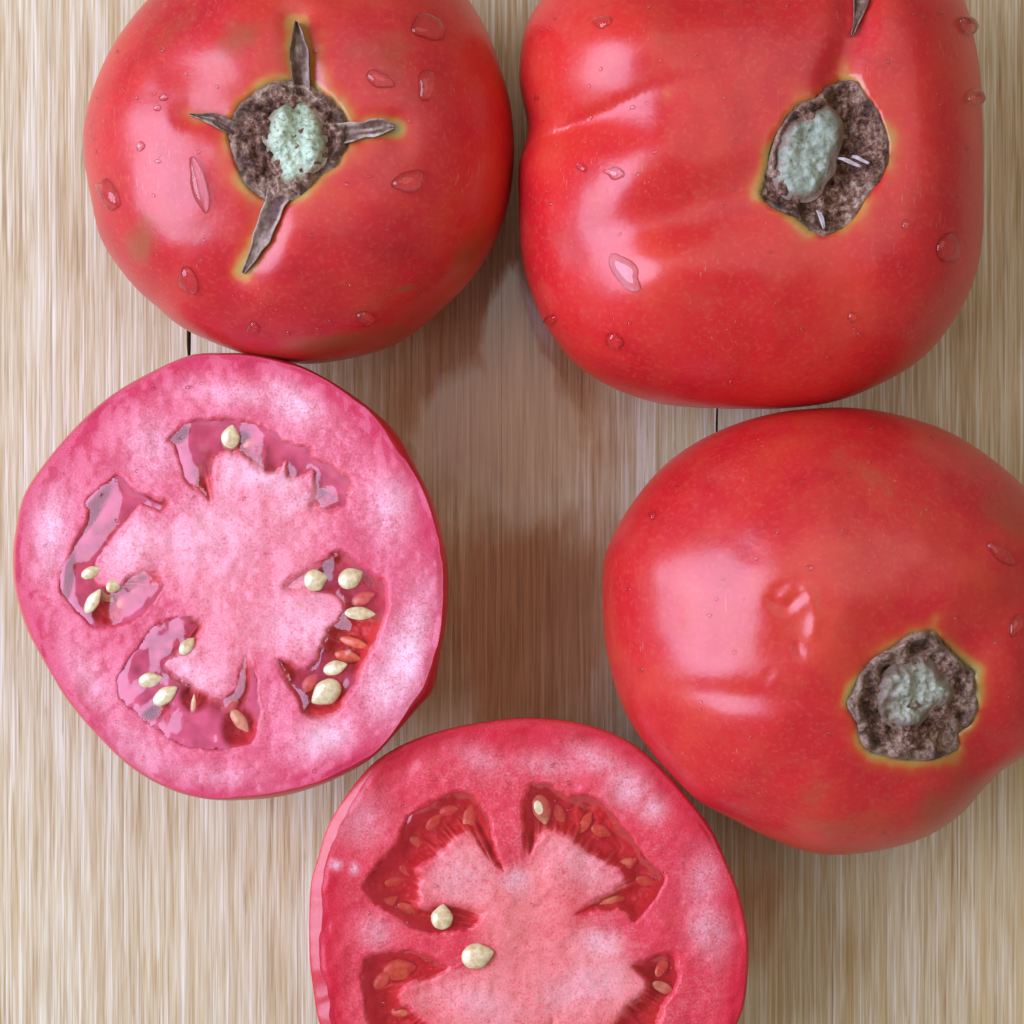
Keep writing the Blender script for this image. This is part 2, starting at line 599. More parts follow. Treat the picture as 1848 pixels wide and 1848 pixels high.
def seam_edge(a, side):
    g = np.full(len(ys), 0.000012)
    if a in opened:
        c, w, amt = opened[a]
        g = g + amt * 0.5 * np.exp(-0.5 * ((ys + (c - 924) * SB) / (w * SB)) ** 4)
    return (a - 924) * SB + side * g + 0.00004 * vnoise(ys * 300, np.full(len(ys), a * 0.37))


for a, b in zip(seams[:-1], seams[1:]):
    x0, x1 = seam_edge(a, 1), seam_edge(b, -1)
    zt, zb, bv = 0.0, -0.016, 0.000025
    V, n, m = [], len(ys), 6
    for xa, xb, yy in zip(x0, x1, ys):
        V += [(xa, yy, zb), (xb, yy, zb), (xb, yy, zt - bv), (xb - bv, yy, zt), (xa + bv, yy, zt), (xa, yy, zt - bv)]
    F = [tuple(range(m)), tuple(range((n - 1) * m, n * m))[::-1]]
    for i in range(n - 1):
        for j in range(m):
            j2 = (j + 1) % m
            F.append((i * m + j, (i + 1) * m + j, (i + 1) * m + j2, i * m + j2))
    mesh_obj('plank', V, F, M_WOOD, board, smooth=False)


# ------------------------------------------------------------------ whole tomatoes
_ico_cache = {}


def icosphere(sub):
    if sub not in _ico_cache:
        import bmesh
        bm = bmesh.new()
        bmesh.ops.create_icosphere(bm, subdivisions=sub, radius=1)
        V = np.array([v.co[:] for v in bm.verts])
        F = [tuple(v.index for v in f.verts) for f in bm.faces]
        bm.free()
        _ico_cache[sub] = (V, F)
    return _ico_cache[sub]


class Tomato:
    def __init__(self, outline, centre, zc, hu, n_up, n_low, dents, scar, scar_depth, smooth=6):
        self.cx, self.cy = centre
        self.zc, self.hu, self.nu, self.nl = zc, hu, n_up, n_low
        self.R = radial(outline, self.cx, self.cy, smooth=smooth) * PX * (CAM_H - zc - 0.002) / (CAM_H - REF_Z)
        self.wx, self.wy = [float(t) for t in px2w(self.cx, self.cy, zc)]
        self.dents = dents
        self.scar, self.depth = np.array(scar, float), scar_depth

    def base_z(self, x, y):
        dx, dy = x - self.wx, y - self.wy
        R = rlook(self.R, np.arctan2(dy, dx))
        q = np.clip(np.hypot(dx, dy) / R, 0, 1)
        z = self.zc + self.hu * (1 - q ** self.nu) ** (1 / self.nu)
        fade = 1 - sstep(0.80, 1.0, q)
        px, py = w2px(x, y, self.zc + self.hu * 0.8)
        d = 0
        for kind, pts, sig, amp in self.dents:
            if kind == 'g':
                (ax, ay), (sx, sy), rot = pts
                c, s = math.cos(rot), math.sin(rot)
                u = ((px - ax) * c + (py - ay) * s) / sx
                v = (-(px - ax) * s + (py - ay) * c) / sy
                d = d + amp * np.exp(-0.5 * (u * u + v * v))
            elif kind == 't':          # a groove that starts deep and runs out
                (ax, ay), (bx, by) = pts[0], pts[-1]
                t = np.clip(((px - ax) * (bx - ax) + (py - ay) * (by - ay)) / ((bx - ax) ** 2 + (by - ay) ** 2), 0, 1)
                below = (bx - ax) * (py - ay) - (by - ay) * (px - ax) > 0
                sg = np.where(below, sig, sig * 0.24)     # one wall steep, the other runs out gently
                d = d + amp * (1 - 0.85 * t ** 1.5) * np.exp(-(np.sqrt(segdist(px, py, pts) ** 2 + 16) - 4) / sg)
            else:
                d = d + amp * np.exp(-0.5 * (segdist(px, py, pts) / sig) ** 2)
        d = d + 0.0005 * vnoise(px / 160, py / 160, self.cx) + 0.00012 * vnoise(px / 45, py / 45, self.cx)
        return z + d * fade

    def at_px(self, px, py, lift=0.0):
        """world point of the (undug) surface seen at a photo pixel"""
        px, py = np.asarray(px, float), np.asarray(py, float)
        z = np.full(px.shape, self.zc + self.hu * 0.9)
        for _ in range(8):
            x, y = px2w(px, py, z)
            z = 0.5 * z + 0.5 * self.base_z(x, y)
        x, y = px2w(px, py, z)
        return x, y, self.base_z(x, y) + lift

    def normal(self, x, y):
        e = 2e-4
        zx = (self.base_z(x + e, y) - self.base_z(x - e, y)) / (2 * e)
        zy = (self.base_z(x, y + e) - self.base_z(x, y - e)) / (2 * e)
        n = np.array([-zx, -zy, np.ones_like(zx)])
        return n / np.linalg.norm(n, axis=0)

    def build(self, parent, mat, halo_lines, dirt_spots, sub=7):
        D, F = icosphere(sub)
        ang = np.arctan2(D[:, 1], D[:, 0])
        R = rlook(self.R, ang)
        cphi = np.hypot(D[:, 0], D[:, 1])
        sphi = np.abs(D[:, 2])
        up = D[:, 2] >= 0
        q = np.where(up, cphi ** (2 / self.nu), cphi ** (2 / self.nl))
        x = self.wx + q * R * np.cos(ang)
        y = self.wy + q * R * np.sin(ang)
        zu = self.base_z(x, y)
        zl = self.zc * (1 - sphi ** (2 / self.nl))
        z = np.where(up, zu, zl)
        px, py = w2px(x, y, z)
        sd = sdf(self.scar, px, py)
        dig = sstep(0, -14, sd) * self.depth
        z = np.where(up, z - dig, z)
        halo = np.exp(-np.clip(sd, 0, None) / 20.0) * 1.0
        for pts, w, amp in halo_lines:
            halo = np.maximum(halo, amp * np.exp(-np.clip(segdist(px, py, pts) - w, 0, None) / 17.0))
        halo = halo * (0.80 + 0.55 * vnoise(px / 48, py / 48, 2.0) + 0.12 * vnoise(px / 12, py / 12, 5.0))
        halo = np.where(up, np.clip(halo, 0, 1), 0)
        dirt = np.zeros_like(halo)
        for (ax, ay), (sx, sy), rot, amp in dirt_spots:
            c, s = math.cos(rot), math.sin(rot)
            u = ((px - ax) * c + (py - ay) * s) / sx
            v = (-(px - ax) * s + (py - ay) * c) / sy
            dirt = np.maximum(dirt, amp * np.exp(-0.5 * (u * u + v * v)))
        return mesh_obj('skin', np.stack([x, y, z], 1), F, mat, parent, attrs={'halo': halo, 'dirt': dirt})

    def patch(self, name, outline, c, nr, nt, offset, mat, parent, lipw=10):
        """a crusty patch following the surface inside an outline traced in photo pixels"""
        X, Y, Q, F = polar_px(outline, c[0], c[1], nr, nt)
        sd = sdf(catmull(outline, 5), X, Y)
        x, y, z = self.at_px(X, Y)
        z = z + offset(X, Y, Q, -sd)
        lip = np.exp(-np.clip(-sd, 0, None) / lipw)
        return mesh_obj(name, np.stack([x, y, z], 1), F, mat, parent, attrs={'lip': lip})

    def strip(self, name, pts, widths, mat, parent, lift=0.0003, curl=0.0006, n=44, m=15, wav=0.00022, cup=1.0):
        """a dried sepal / torn skin flap: a thin solid leaf lying on the surface"""
        P = np.array(pts, float)
        L = np.concatenate([[0], np.cumsum(np.hypot(*np.diff(P, axis=0).T))])
        t = np.linspace(0, L[-1], n)
        cx, cy = np.interp(t, L, P[:, 0]), np.interp(t, L, P[:, 1])
        k = np.array([0.25, 0.5, 0.25])
        for _ in range(3):
            cx[1:-1] = np.convolve(cx, k, 'valid')
            cy[1:-1] = np.convolve(cy, k, 'valid')
        w = np.interp(t, L, widths) / 2
        tx, ty = np.gradient(cx), np.gradient(cy)
        ln = np.hypot(tx, ty)
        nx, ny = -ty / ln, tx / ln
        a = np.linspace(-1, 1, m)
        wob = 1 + 0.14 * vnoise(t / 22, np.full(n, cx[0]))
        X = cx[:, None] + nx[:, None] * (w * wob)[:, None] * a[None]
        Y = cy[:, None] + ny[:, None] * (w * wob)[:, None] * a[None]
        x, y, z = self.at_px(X.ravel(), Y.ravel())
        A = np.tile(a, n)
        T_ = np.repeat(t / L[-1], m)
        tuck = sstep(0.0, 0.22, T_)
        rib = 0.00022 * vnoise(A * 4.0 + 0.5 * np.sin(T_ * 7), np.full(len(A), cx[0])) + wav * fbm(X.ravel() / 9, Y.ravel() / 9, 3.0)
        top = z - 0.0006 * (1 - tuck) + lift * tuck + curl * cup * A * A * tuck + curl * 1.2 * T_ ** 2 + rib
        bot = np.minimum(top - 0.00045, z + lift * 0.2)
        V = np.concatenate([np.stack([x, y, top], 1), np.stack([x, y, bot], 1)])
        N = n * m
        F = []
        for i in range(n - 1):
            for j in range(m - 1):
                a0 = i * m + j
                F.append((a0, a0 + 1, a0 + m + 1, a0 + m))
                F.append((N + a0, N + a0 + m, N + a0 + m + 1, N + a0 + 1))
        rim = [j for j in range(m)] + [i * m + m - 1 for i in range(1, n)] + [(n - 1) * m + j for j in range(m - 2, -1, -1)] \
            + [i * m for i in range(n - 2, 0, -1)]
        for r0, r1 in zip(rim, rim[1:] + rim[:1]):
            F.append((r0, N + r0, N + r1, r1))
        st = 0.42 + 0.45 * vnoise(A * 2.6 + 0.3 * np.sin(T_ * 6), T_ * 3.0, cx[0])
        ac = 0.30 * np.abs(A) ** 3 + 0.75 * st + 0.2 * T_ ** 2
        ac = np.concatenate([ac, ac * 0.3])
        return mesh_obj(name, V, F, mat, parent, attrs={'across': ac})


def lobes(n, amp):
    return lambda X, Y, Q, s: amp * fbm(X / n, Y / n, 1.7, 4)


# ---- tomato A: four dried sepals
A_OUT = [(279, 0), (207, 93), (163, 200), (155, 279), (170, 372), (188, 442), (240, 516), (286, 558), (337, 598), (440, 640),
         (509, 654), (565, 657), (649, 643), (724, 616), (798, 558), (863, 489), (910, 400), (929, 298), (924, 195), (905, 126),
         (884, 65), (845, 0), (795, -48), (700, -85), (560, -100), (420, -85), (335, -45)]
A_SCAR = [(455, 165), (429, 186), (413, 220), (408, 249), (418, 282), (426, 308), (444, 339), (470, 360), (507, 371), (538, 360),
          (564, 337), (579, 319), (610, 300), (629, 269), (634, 233), (623, 202), (600, 176), (569, 155), (548, 145), (517, 142), (486, 147)]
A_CORE = [(538, 181), (507, 191), (483, 217), (473, 246), (486, 282), (501, 313), (517, 334), (543, 329), (569, 313), (590, 293),
          (592, 254), (587, 223), (564, 191)]
SEP_T = [(550, 190), (543, 130), (541, 90), (537, 42)]
SEP_L = [(440, 240), (412, 228), (385, 216), (343, 208)]
SEP_R = [(590, 246), (650, 237), (690, 230), (713, 231)]
SEP_B = [(512, 330), (490, 385), (473, 430), (457, 465), (440, 494)]
tA = thing('tomato', 'whole red tomato with four dried pointed sepals around its pale green stem core', 'tomato',
           (*px2w(543, 285, 0.0), 0.0), 'whole tomatoes')
TA = Tomato(A_OUT, (543, 285), 0.029, 0.030, 2.25, 2.4,
            [('g', ((525, 262), (115, 115), 0), 0, -0.0032),
             ('l', SEP_B, 22, -0.0010), ('l', SEP_T, 22, -0.0014), ('l', SEP_R, 20, -0.0010), ('l', SEP_L, 18, -0.0008),
             ('l', [(470, 215), (380, 190), (330, 130)], 42, -0.0007),
             ('l', [(470, 370), (410, 470), (400, 580)], 45, -0.0010),
             ('g', ((520, 480), (60, 70), 0.2), 0, 0.0010)],
            A_SCAR, 0.004)
M_SKIN_A = mat_skin('skin_four_sepals', 0.0, (0.58, 0.018, 0.022), (0.47, 0.010, 0.018), (0.63, 0.048, 0.022))
TA.build(tA, M_SKIN_A, [(SEP_T, 17, 0.9), (SEP_L, 6, 0.6), (SEP_R, 11, 0.8), (SEP_B, 14, 0.7), ([(580, 60), (575, 110), (590, 150)], 6, 0.55)],
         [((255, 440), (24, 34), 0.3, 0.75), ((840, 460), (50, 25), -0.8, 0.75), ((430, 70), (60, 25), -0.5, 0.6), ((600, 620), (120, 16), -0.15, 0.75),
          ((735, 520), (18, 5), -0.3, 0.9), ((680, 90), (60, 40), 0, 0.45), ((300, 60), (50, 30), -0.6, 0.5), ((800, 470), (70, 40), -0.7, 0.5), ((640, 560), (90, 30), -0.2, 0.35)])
M_CORK = mat_cork('cork_brown')
TA.patch('stem_scar', A_SCAR, (525, 255), 34, 150,
         lambda X, Y, Q, s: -0.0006 + 0.0014 * sstep(0, 16, s) + 0.0011 * fbm(X / 14, Y / 14, 2.0, 4) * sstep(0, 10, s), M_CORK, tA)
TA.patch('stem_core', A_CORE, (533, 258), 30, 120,
         lambda X, Y, Q, s: 0.0006 + 0.0019 * sstep(-6, 26, s) + 0.0009 * fbm(X / 30, Y / 30, 9.0, 3) * sstep(0, 8, s),
         mat_core('core_mint', (0.52, 0.63, 0.44), (0.28, 0.19, 0.11)), tA, lipw=8)
TA.strip('sepal', SEP_T, [24, 36, 34, 3], M_SEPAL, tA, cup=1.6, curl=0.0009)
TA.strip('sepal', SEP_L, [28, 24, 18, 3], M_SEPAL, tA)
TA.strip('sepal', SEP_R, [38, 32, 25, 6], M_SEPAL, tA)
TA.strip('sepal', SEP_B, [42, 36, 30, 19, 3], M_SEPAL, tA)

# ---- tomato B: large ribbed
B_OUT = [(977, 0), (946, 51), (937, 103), (935, 144), (944, 190), (952, 231), (944, 267), (934, 300), (934, 359), (938, 451), (956, 523),
         (982, 585), (1033, 652), (1095, 695), (1167, 723), (1233, 735), (1336, 739), (1418, 738), (1505, 727), (1582, 698), (1659, 652),
         (1716, 585), (1752, 513), (1767, 436), (1768, 333), (1767, 231), (1762, 139), (1749, 67), (1731, 0), (1700, -45), (1640, -75),
         (1540, -86), (1400, -88), (1250, -86), (1100, -72), (1022, -45)]
B_SCAR = [(1523, 142), (1550, 147), (1564, 170), (1582, 193), (1597, 225), (1605, 256), (1603, 295), (1589, 326), (1564, 361), (1548, 390),
          (1525, 412), (1490, 427), (1467, 419), (1449, 404), (1433, 392), (1404, 382), (1385, 369), (1370, 355), (1379, 324), (1387, 291),
          (1395, 260), (1406, 232), (1424, 205), (1443, 186), (1472, 176), (1492, 156)]
B_CORE = [(1484, 188), (1461, 203), (1433, 217), (1412, 240), (1398, 271), (1389, 295), (1395, 324), (1404, 345), (1422, 361), (1457, 365),
          (1480, 353), (1492, 330), (1508, 310), (1511, 285), (1521, 256), (1521, 221), (1506, 197)]
tB = thing('tomato', 'large ribbed red tomato with a notched side and a tilted hollow stem scar', 'tomato',
           (*px2w(1350, 335, 0.0), 0.0), 'whole tomatoes')
TB = Tomato(B_OUT, (1350, 330), 0.031, 0.031, 2.35, 2.5,
            [('g', ((1490, 285), (120, 150), 0.4), 0, -0.0034),
             ('t', [(930, 240), (1080, 212), (1225, 150)], 100, -0.0034),
             ('g', ((1130, 75), (80, 65), 0), 0, 0.0026),
             ('l', [(1100, 320), (1180, 270)], 50, 0.0016),
             ('g', ((1235, 395), (115, 44), -0.28), 0, -0.0026),
             ('g', ((1180, 490), (75, 65), 0), 0, 0.0022),
             ('l', [(1555, -60), (1540, 60), (1510, 150)], 26, -0.0022),
             ('l', [(1490, 430), (1500, 560), (1530, 680)], 50, -0.0006),
             ('g', ((1350, 520), (150, 90), 0), 0, 0.0010),
             ('g', ((1660, 250), (55, 200), 0), 0, 0.0012)],
            B_SCAR, 0.006, smooth=5)
M_SKIN_B = mat_skin('skin_ribbed', 3.1, (0.63, 0.016, 0.018), (0.53, 0.010, 0.016), (0.66, 0.036, 0.020))
TB.build(tB, M_SKIN_B, [([(1513, 150), (1525, 115)], 4, 0.75), ([(1212, 135), (1205, 165)], 3, 0.55), ([(1490, 425), (1492, 440)], 3, 0.6)],
         [((1150, 640), (150, 40), 0.3, 0.12)])
M_CORK2 = mat_cork('cork_hollow', 1.0)


def off_b(X, Y, Q, s):
    pit = -0.0034 * np.exp(-0.5 * (((X - 1528) / 22) ** 2 + ((Y - 275) / 62) ** 2))
    pit = pit - 0.0018 * np.exp(-0.5 * (((X - 1470) / 45) ** 2 + ((Y - 392) / 14) ** 2)) - 0.0016 * np.exp(-0.5 * (((X - 1382) / 12) ** 2 + ((Y - 340) / 22) ** 2))
    return -0.0004 + 0.0008 * sstep(0, 6, s) - 0.0008 * sstep(8, 30, s) + pit + 0.0010 * fbm(X / 15, Y / 15, 5.0, 4) * sstep(2, 12, s)


TB.patch('stem_scar', B_SCAR, (1488, 285), 38, 170, off_b, M_CORK2, tB, lipw=5)
TB.patch('stem_core', B_CORE, (1455, 280), 32, 130,
         lambda X, Y, Q, s: -0.0006 + 0.0017 * sstep(-6, 22, s) + 0.0006 * fbm(X / 28, Y / 28, 4.0, 3) * sstep(0, 8, s),
         mat_core('core_grey_green', (0.38, 0.43, 0.33), (0.22, 0.13, 0.09)), tB, lipw=13)
M_FIBRE = NT('pale_fibre')
M_FIBRE.set(Base_Color=(0.55, 0.45, 0.44), Roughness=0.6)
M_FIBRE = M_FIBRE.m
TB.strip('fibre', [(1512, 284), (1532, 293), (1552, 303)], [4, 5, 2], M_FIBRE, tB, lift=0.0004, n=10, m=3)
TB.strip('fibre', [(1538, 281), (1552, 289), (1567, 297)], [5, 5, 2], M_FIBRE, tB, lift=0.0002, n=10, m=3)
TB.strip('fibre', [(1476, 378), (1482, 396), (1486, 414)], [6, 7, 3], M_FIBRE, tB, lift=0.0002, n=10, m=3)
TB.strip('split_skin', [(1556, -20), (1551, 15), (1545, 40), (1536, 66)], [30, 22, 12, 3], M_SEPAL, tB, lift=0.0003, curl=0.0006)

# ---- tomato C: pitted shoulder
C_OUT = [(1086, 1062), (1090, 1005), (1112, 952), (1145, 900), (1193, 843), (1250, 800), (1317, 767), (1383, 747), (1440, 738), (1526, 734),
         (1598, 743), (1669, 762), (1731, 790), (1793, 833), (1848, 882), (1890, 940), (1912, 1010), (1918, 1090), (1912, 1180), (1896, 1260),
         (1876, 1320), (1848, 1357), (1802, 1386), (1764, 1424), (1726, 1467), (1669, 1505), (1598, 1529), (1517, 1540), (1455, 1536),
         (1383, 1510), (1317, 1476), (1255, 1443), (1207, 1396), (1169, 1352), (1131, 1295), (1107, 1233), (1090, 1152)]
C_SCAR = [(1686, 1135), (1643, 1142), (1608, 1168), (1572, 1188), (1552, 1213), (1540, 1244), (1526, 1271), (1542, 1302), (1552, 1340),
          (1572, 1360), (1608, 1370), (1659, 1375), (1697, 1370), (1719, 1360), (1735, 1350), (1731, 1325), (1755, 1309), (1767, 1277),
          (1762, 1239), (1760, 1208), (1740, 1196), (1714, 1168), (1694, 1147)]
C_CORE = [(1659, 1183), (1608, 1201), (1583, 1233), (1580, 1264), (1593, 1297), (1623, 1320), (1653, 1315), (1679, 1289), (1714, 1269),
          (1719, 1233), (1684, 1193)]
tC = thing('tomato', 'whole red tomato with a puckered pit in its shoulder and a round crusty stem scar', 'tomato',
           (*px2w(1500, 1130, 0.0), 0.0), 'whole tomatoes')
TC = Tomato(C_OUT, (1500, 1125), 0.031, 0.031, 2.25, 2.45,
            [('g', ((1648, 1258), (115, 115), 0), 0, -0.0038),
             ('g', ((1425, 1120), (36, 52), 0.2), 0, -0.0013),
             ('g', ((1455, 1085), (115, 135), 0.1), 0, 0.0018),
             ('g', ((1370, 1254), (80, 16), 0.07), 0, -0.0006),
             ('g', ((1350, 1310), (80, 40), 0), 0, 0.0006),
             ('l', [(1750, 1330), (1850, 1370)], 40, -0.0022),
             ('l', [(1735, 1180), (1830, 1080), (1890, 1040)], 40, -0.0012),
             ('l', [(1436, 1072), (1408, 1096), (1388, 1082)], 6, -0.0006),
             ('l', [(1392, 1063), (1408, 1054)], 3.5, -0.0004),
             ('l', [(1430, 1160), (1436, 1180)], 4, -0.0005),
             ('l', [(1452, 1075), (1462, 1110), (1458, 1140)], 7, 0.0004), ('l', [(1445, 1060), (1430, 1075), (1440, 1090)], 5, 0.00035),
             ('l', [(1375, 1225), (1385, 1210)], 3.5, -0.0003),
             ('g', ((1600, 950), (130, 120), 0), 0, 0.0010)],
            C_SCAR, 0.004)
M_SKIN_C = mat_skin('skin_pitted', 7.4, (0.59, 0.018, 0.021), (0.50, 0.010, 0.018), (0.63, 0.046, 0.024))
TC.build(tC, M_SKIN_C, [([(1684, 1133), (1690, 1115)], 3, 0.8), ([(1738, 1340), (1742, 1320)], 4, 0.7)],
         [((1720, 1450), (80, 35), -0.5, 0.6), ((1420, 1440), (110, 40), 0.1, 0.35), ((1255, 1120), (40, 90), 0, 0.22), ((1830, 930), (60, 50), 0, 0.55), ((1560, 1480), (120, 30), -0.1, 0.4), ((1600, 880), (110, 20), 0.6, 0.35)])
TC.patch('stem_scar', C_SCAR, (1650, 1258), 36, 170,
         lambda X, Y, Q, s: -0.0006 + 0.0016 * sstep(0, 9, s) - 0.0012 * sstep(12, 34, s) + 0.0013 * fbm(X / 17, Y / 17, 8.0, 4) * sstep(0, 9, s),
         M_CORK, tC, lipw=14)
TC.patch('stem_core', C_CORE, (1648, 1252), 30, 130,
         lambda X, Y, Q, s: -0.0001 + 0.0016 * sstep(-6, 24, s) + 0.0009 * fbm(X / 24, Y / 24, 6.0, 3) * sstep(0, 8, s),
         mat_core('core_crusty', (0.40, 0.42, 0.32), (0.22, 0.14, 0.10)), tC, lipw=16)


# ------------------------------------------------------------------ cut halves
class Half:
    def __init__(self, outline, centre, zc, sx, sy, insets, base_inset, seed):
        self.cx, self.cy = centre
        self.zc, self.sx, self.sy, self.seed = zc, sx, sy, seed
        self.R = radial(outline, self.cx, self.cy, smooth=3)
        t = np.linspace(-np.pi, np.pi, len(self.R), endpoint=False)
        ins = np.full(len(t), float(base_inset))
        ex, ey = self.cx + self.R * np.cos(t), self.cy - self.R * np.sin(t)
        for (ix, iy), amt, sig in insets:
            ins += amt * np.exp(-0.5 * ((ex - ix) ** 2 + (ey - iy) ** 2) / sig ** 2)
        ins *= 1 + 0.30 * vnoise(t * 6, np.full(len(t), seed)) + 0.12 * vnoise(t * 19, np.full(len(t), seed + 3.0))
        self.Rc = self.R - ins

    def plane(self, px, py):
        return self.zc + (self.sx * (px - self.cx) - self.sy * (py - self.cy)) * PX

    def w(self, px, py, dz=0.0):
        z = self.plane(px, py) + dz
        x, y = px2w(px, py, z)
        return x, y, z

    def skin(self, parent, mat, bulge_z=0.004, slope=0.6):
        nt, K = 760, 44
        t = np.linspace(-np.pi, np.pi, nt, endpoint=False)
        Rc, Ro = rlook(self.Rc, t), rlook(self.R, t)
        ex, ey = self.cx + Rc * np.cos(t), self.cy - Rc * np.sin(t)
        zt = self.plane(ex, ey)
        bx, by = px2w(self.cx, self.cy, 0.015)
        V, halo = [], []
        for k in range(K):
            u = k / (K - 1)
            if u < 0.2:
                a = math.sin(u / 0.2 * math.pi / 2)
                r = Rc + (Ro - Rc) * a
                z = zt - bulge_z * (1 - math.cos(u / 0.2 * math.pi / 2)) - slope * (Ro - Rc) * PX * a
                x, y = px2w(self.cx + r * np.cos(t), self.cy - r * np.sin(t), z)
                if k == 0:
                    pass
                x0, y0, z0 = x, y, z
            else:
                v = (u - 0.2) / 0.8
                f = (1 - math.sin(v * math.pi / 2) ** 2.3) ** (1 / 2.3) if v < 1 else 0.0
                x = bx + (x0 - bx) * f
                y = by + (y0 - by) * f
                z = z0 * (1 - math.sin(v * math.pi / 2) ** 1.15)
            V.append(np.stack([x, y, z], 1))
        V = np.concatenate(V)
        F = []
        for k in range(K - 1):
            for j in range(nt):
                j2 = (j + 1) % nt
                F.append((k * nt + j, (k + 1) * nt + j, (k + 1) * nt + j2, k * nt + j2))
        zero = np.zeros(len(V))
        return mesh_obj('skin', V, F, mat, parent, attrs={'halo': zero, 'dirt': zero})

    def flesh(self, parent, mat, locs, core, pales, nr=170, nt=760):
        t = np.linspace(-np.pi, np.pi, nt, endpoint=False)
        rr = (np.arange(1, nr + 1) / nr) ** 0.85
        rad = rlook(self.Rc, t)
        X = np.concatenate([[self.cx], (self.cx + rr[:, None] * (rad * np.cos(t))[None]).ravel()])
        Y = np.concatenate([[self.cy], (self.cy - rr[:, None] * (rad * np.sin(t))[None]).ravel()])
        edge = np.concatenate([[999], ((1 - rr)[:, None] * rad[None]).ravel()])
        jag = 2.2 * fbm(X / 18, Y / 18, self.seed, 3)
        dep, lmask = np.zeros_like(X), np.zeros_like(X)
        for poly, depth in locs:
            sd = sdf(catmull(poly, 3), X, Y) + jag
            dep = np.maximum(dep, depth * sstep(4, -26, sd))
            lmask = np.maximum(lmask, sstep(6, -13, sd))
        self.core = catmull(core, 3)
        cs0 = sdf(self.core, X, Y)
        cs = cs0 + 10 * fbm(X / 30, Y / 30, self.seed + 2, 3)
        cmask = sstep(14, -22, cs)
        # pale threads of the core running out into the jelly
        phi, rad2 = np.arctan2(Y - self.cy, X - self.cx), np.hypot(X - self.cx, Y - self.cy)
        th = vnoise(phi * 26, rad2 / 70, self.seed) * 0.6 + vnoise(phi * 60, rad2 / 45, self.seed + 1) * 0.4
        feather = sstep(9 + 60 * np.clip(th + 0.20, 0, 1), -10, cs0)
        lmask = lmask * (1 - 0.85 * feather)
        cmask = np.maximum(cmask, 0.7 * feather)
        dep = dep * (1 - 0.60 * feather)
        pale = np.zeros_like(X)
        for (ax, ay), (s1, s2), rot, amp in pales:
            c, s = math.cos(rot), math.sin(rot)
            u = ((X - ax) * c + (Y - ay) * s) / s1
            v = (-(X - ax) * s + (Y - ay) * c) / s2
            pale = np.maximum(pale, amp * np.exp(-0.5 * (u * u + v * v)))
        inner = sstep(0, 12, edge)
        dz = -dep + inner * (0.00035 * fbm(X / 60, Y / 60, self.seed + 5, 3) + 0.00003 * fbm(X / 12, Y / 12, self.seed + 9, 2)) * (1 - lmask)
        dz = dz + 0.0006 * fbm(X / 18, Y / 18, self.seed + 4, 3) * lmask
        dz[edge <= 1e-6] = 0
        x, y, z = self.w(X, Y, dz)
        rim = np.exp(-edge / 40.0)
        return mesh_obj('flesh', np.stack([x, y, z], 1), polar_faces(nr, nt), mat, parent,
                        attrs={'rim': rim, 'loc': lmask, 'core': cmask, 'pale': pale})

    def gel(self, parent, mat, poly, level, amp, step=3.0, grow=1.0, scale=70.0, men=-0.00028, milk=0.3, clear=()):
        P = catmull(poly, 3)
        x0, y0 = P.min(0) - 6
        x1, y1 = P.max(0) + 6
        gx, gy = np.arange(x0, x1, step), np.arange(y0, y1, step)
        X, Y = np.meshgrid(gx, gy)
        sd = sdf(P, X, Y) + 3.0 * fbm(X / 16, Y / 16, self.seed, 2)
        ins = sd < grow
        idx = -np.ones(X.shape, int)
        idx[ins] = np.arange(ins.sum())
        dz = level + amp * fbm(X / scale, Y / scale, self.seed + 11, 2) + men * np.exp(-np.clip(-sd, 0, None) / 7.0)
        x, y, z = self.w(X, Y, dz)
        V = np.stack([x[ins], y[ins], z[ins]], 1)
        a, b, c, d = idx[:-1, :-1], idx[:-1, 1:], idx[1:, 1:], idx[1:, :-1]
        ok = (a >= 0) & (b >= 0) & (c >= 0) & (d >= 0)
        F = np.stack([a[ok], d[ok], c[ok], b[ok]], 1)
        cov = milk * (1 + 0.35 * fbm(X / 30, Y / 30, self.seed + 14, 3)) + 0.35 * np.exp(-np.clip(-sd, 0, None) / 6.0)
        for ax, ay, rx, ry, rot in clear:
            cc, ss = math.cos(rot), math.sin(rot)
            u = ((X - ax) * cc + (Y - ay) * ss) / rx
            v = (-(X - ax) * ss + (Y - ay) * cc) / ry
            cov = cov * (1 - 0.95 * sstep(1.25, 0.75, np.hypot(u, v)))
        thick = sstep(-4, 42, sdf(self.core, X, Y) + 9 * fbm(X / 14, Y / 14, self.seed + 3, 3))
        cov = cov * (0.15 + 0.85 * thick)
        return mesh_obj('gel', V, F, mat, parent, attrs={'milk': np.clip(cov[ins], 0, 1), 'thick': thick[ins]})

    def seed_at(self, parent, px, py, ln, wd, rot, dz, mesh):
        o = bpy.data.objects.new('seed', mesh if dz > -0.002 else SEED_DEEP)
        COL.objects.link(o)
        x, y, z = self.w(px, py, dz - 0.0002)
        o.parent = parent
        o.matrix_parent_inverse = Matrix.Translation(-Vector(parent.location))
        o.location = (float(x), float(y), float(z))
        o.rotation_euler = (random.uniform(-0.2, 0.2), random.uniform(-0.2, 0.2), rot)
        o.scale = (ln * PX / 2, wd * PX / 2, wd * PX / 2 * 0.42)
        return o


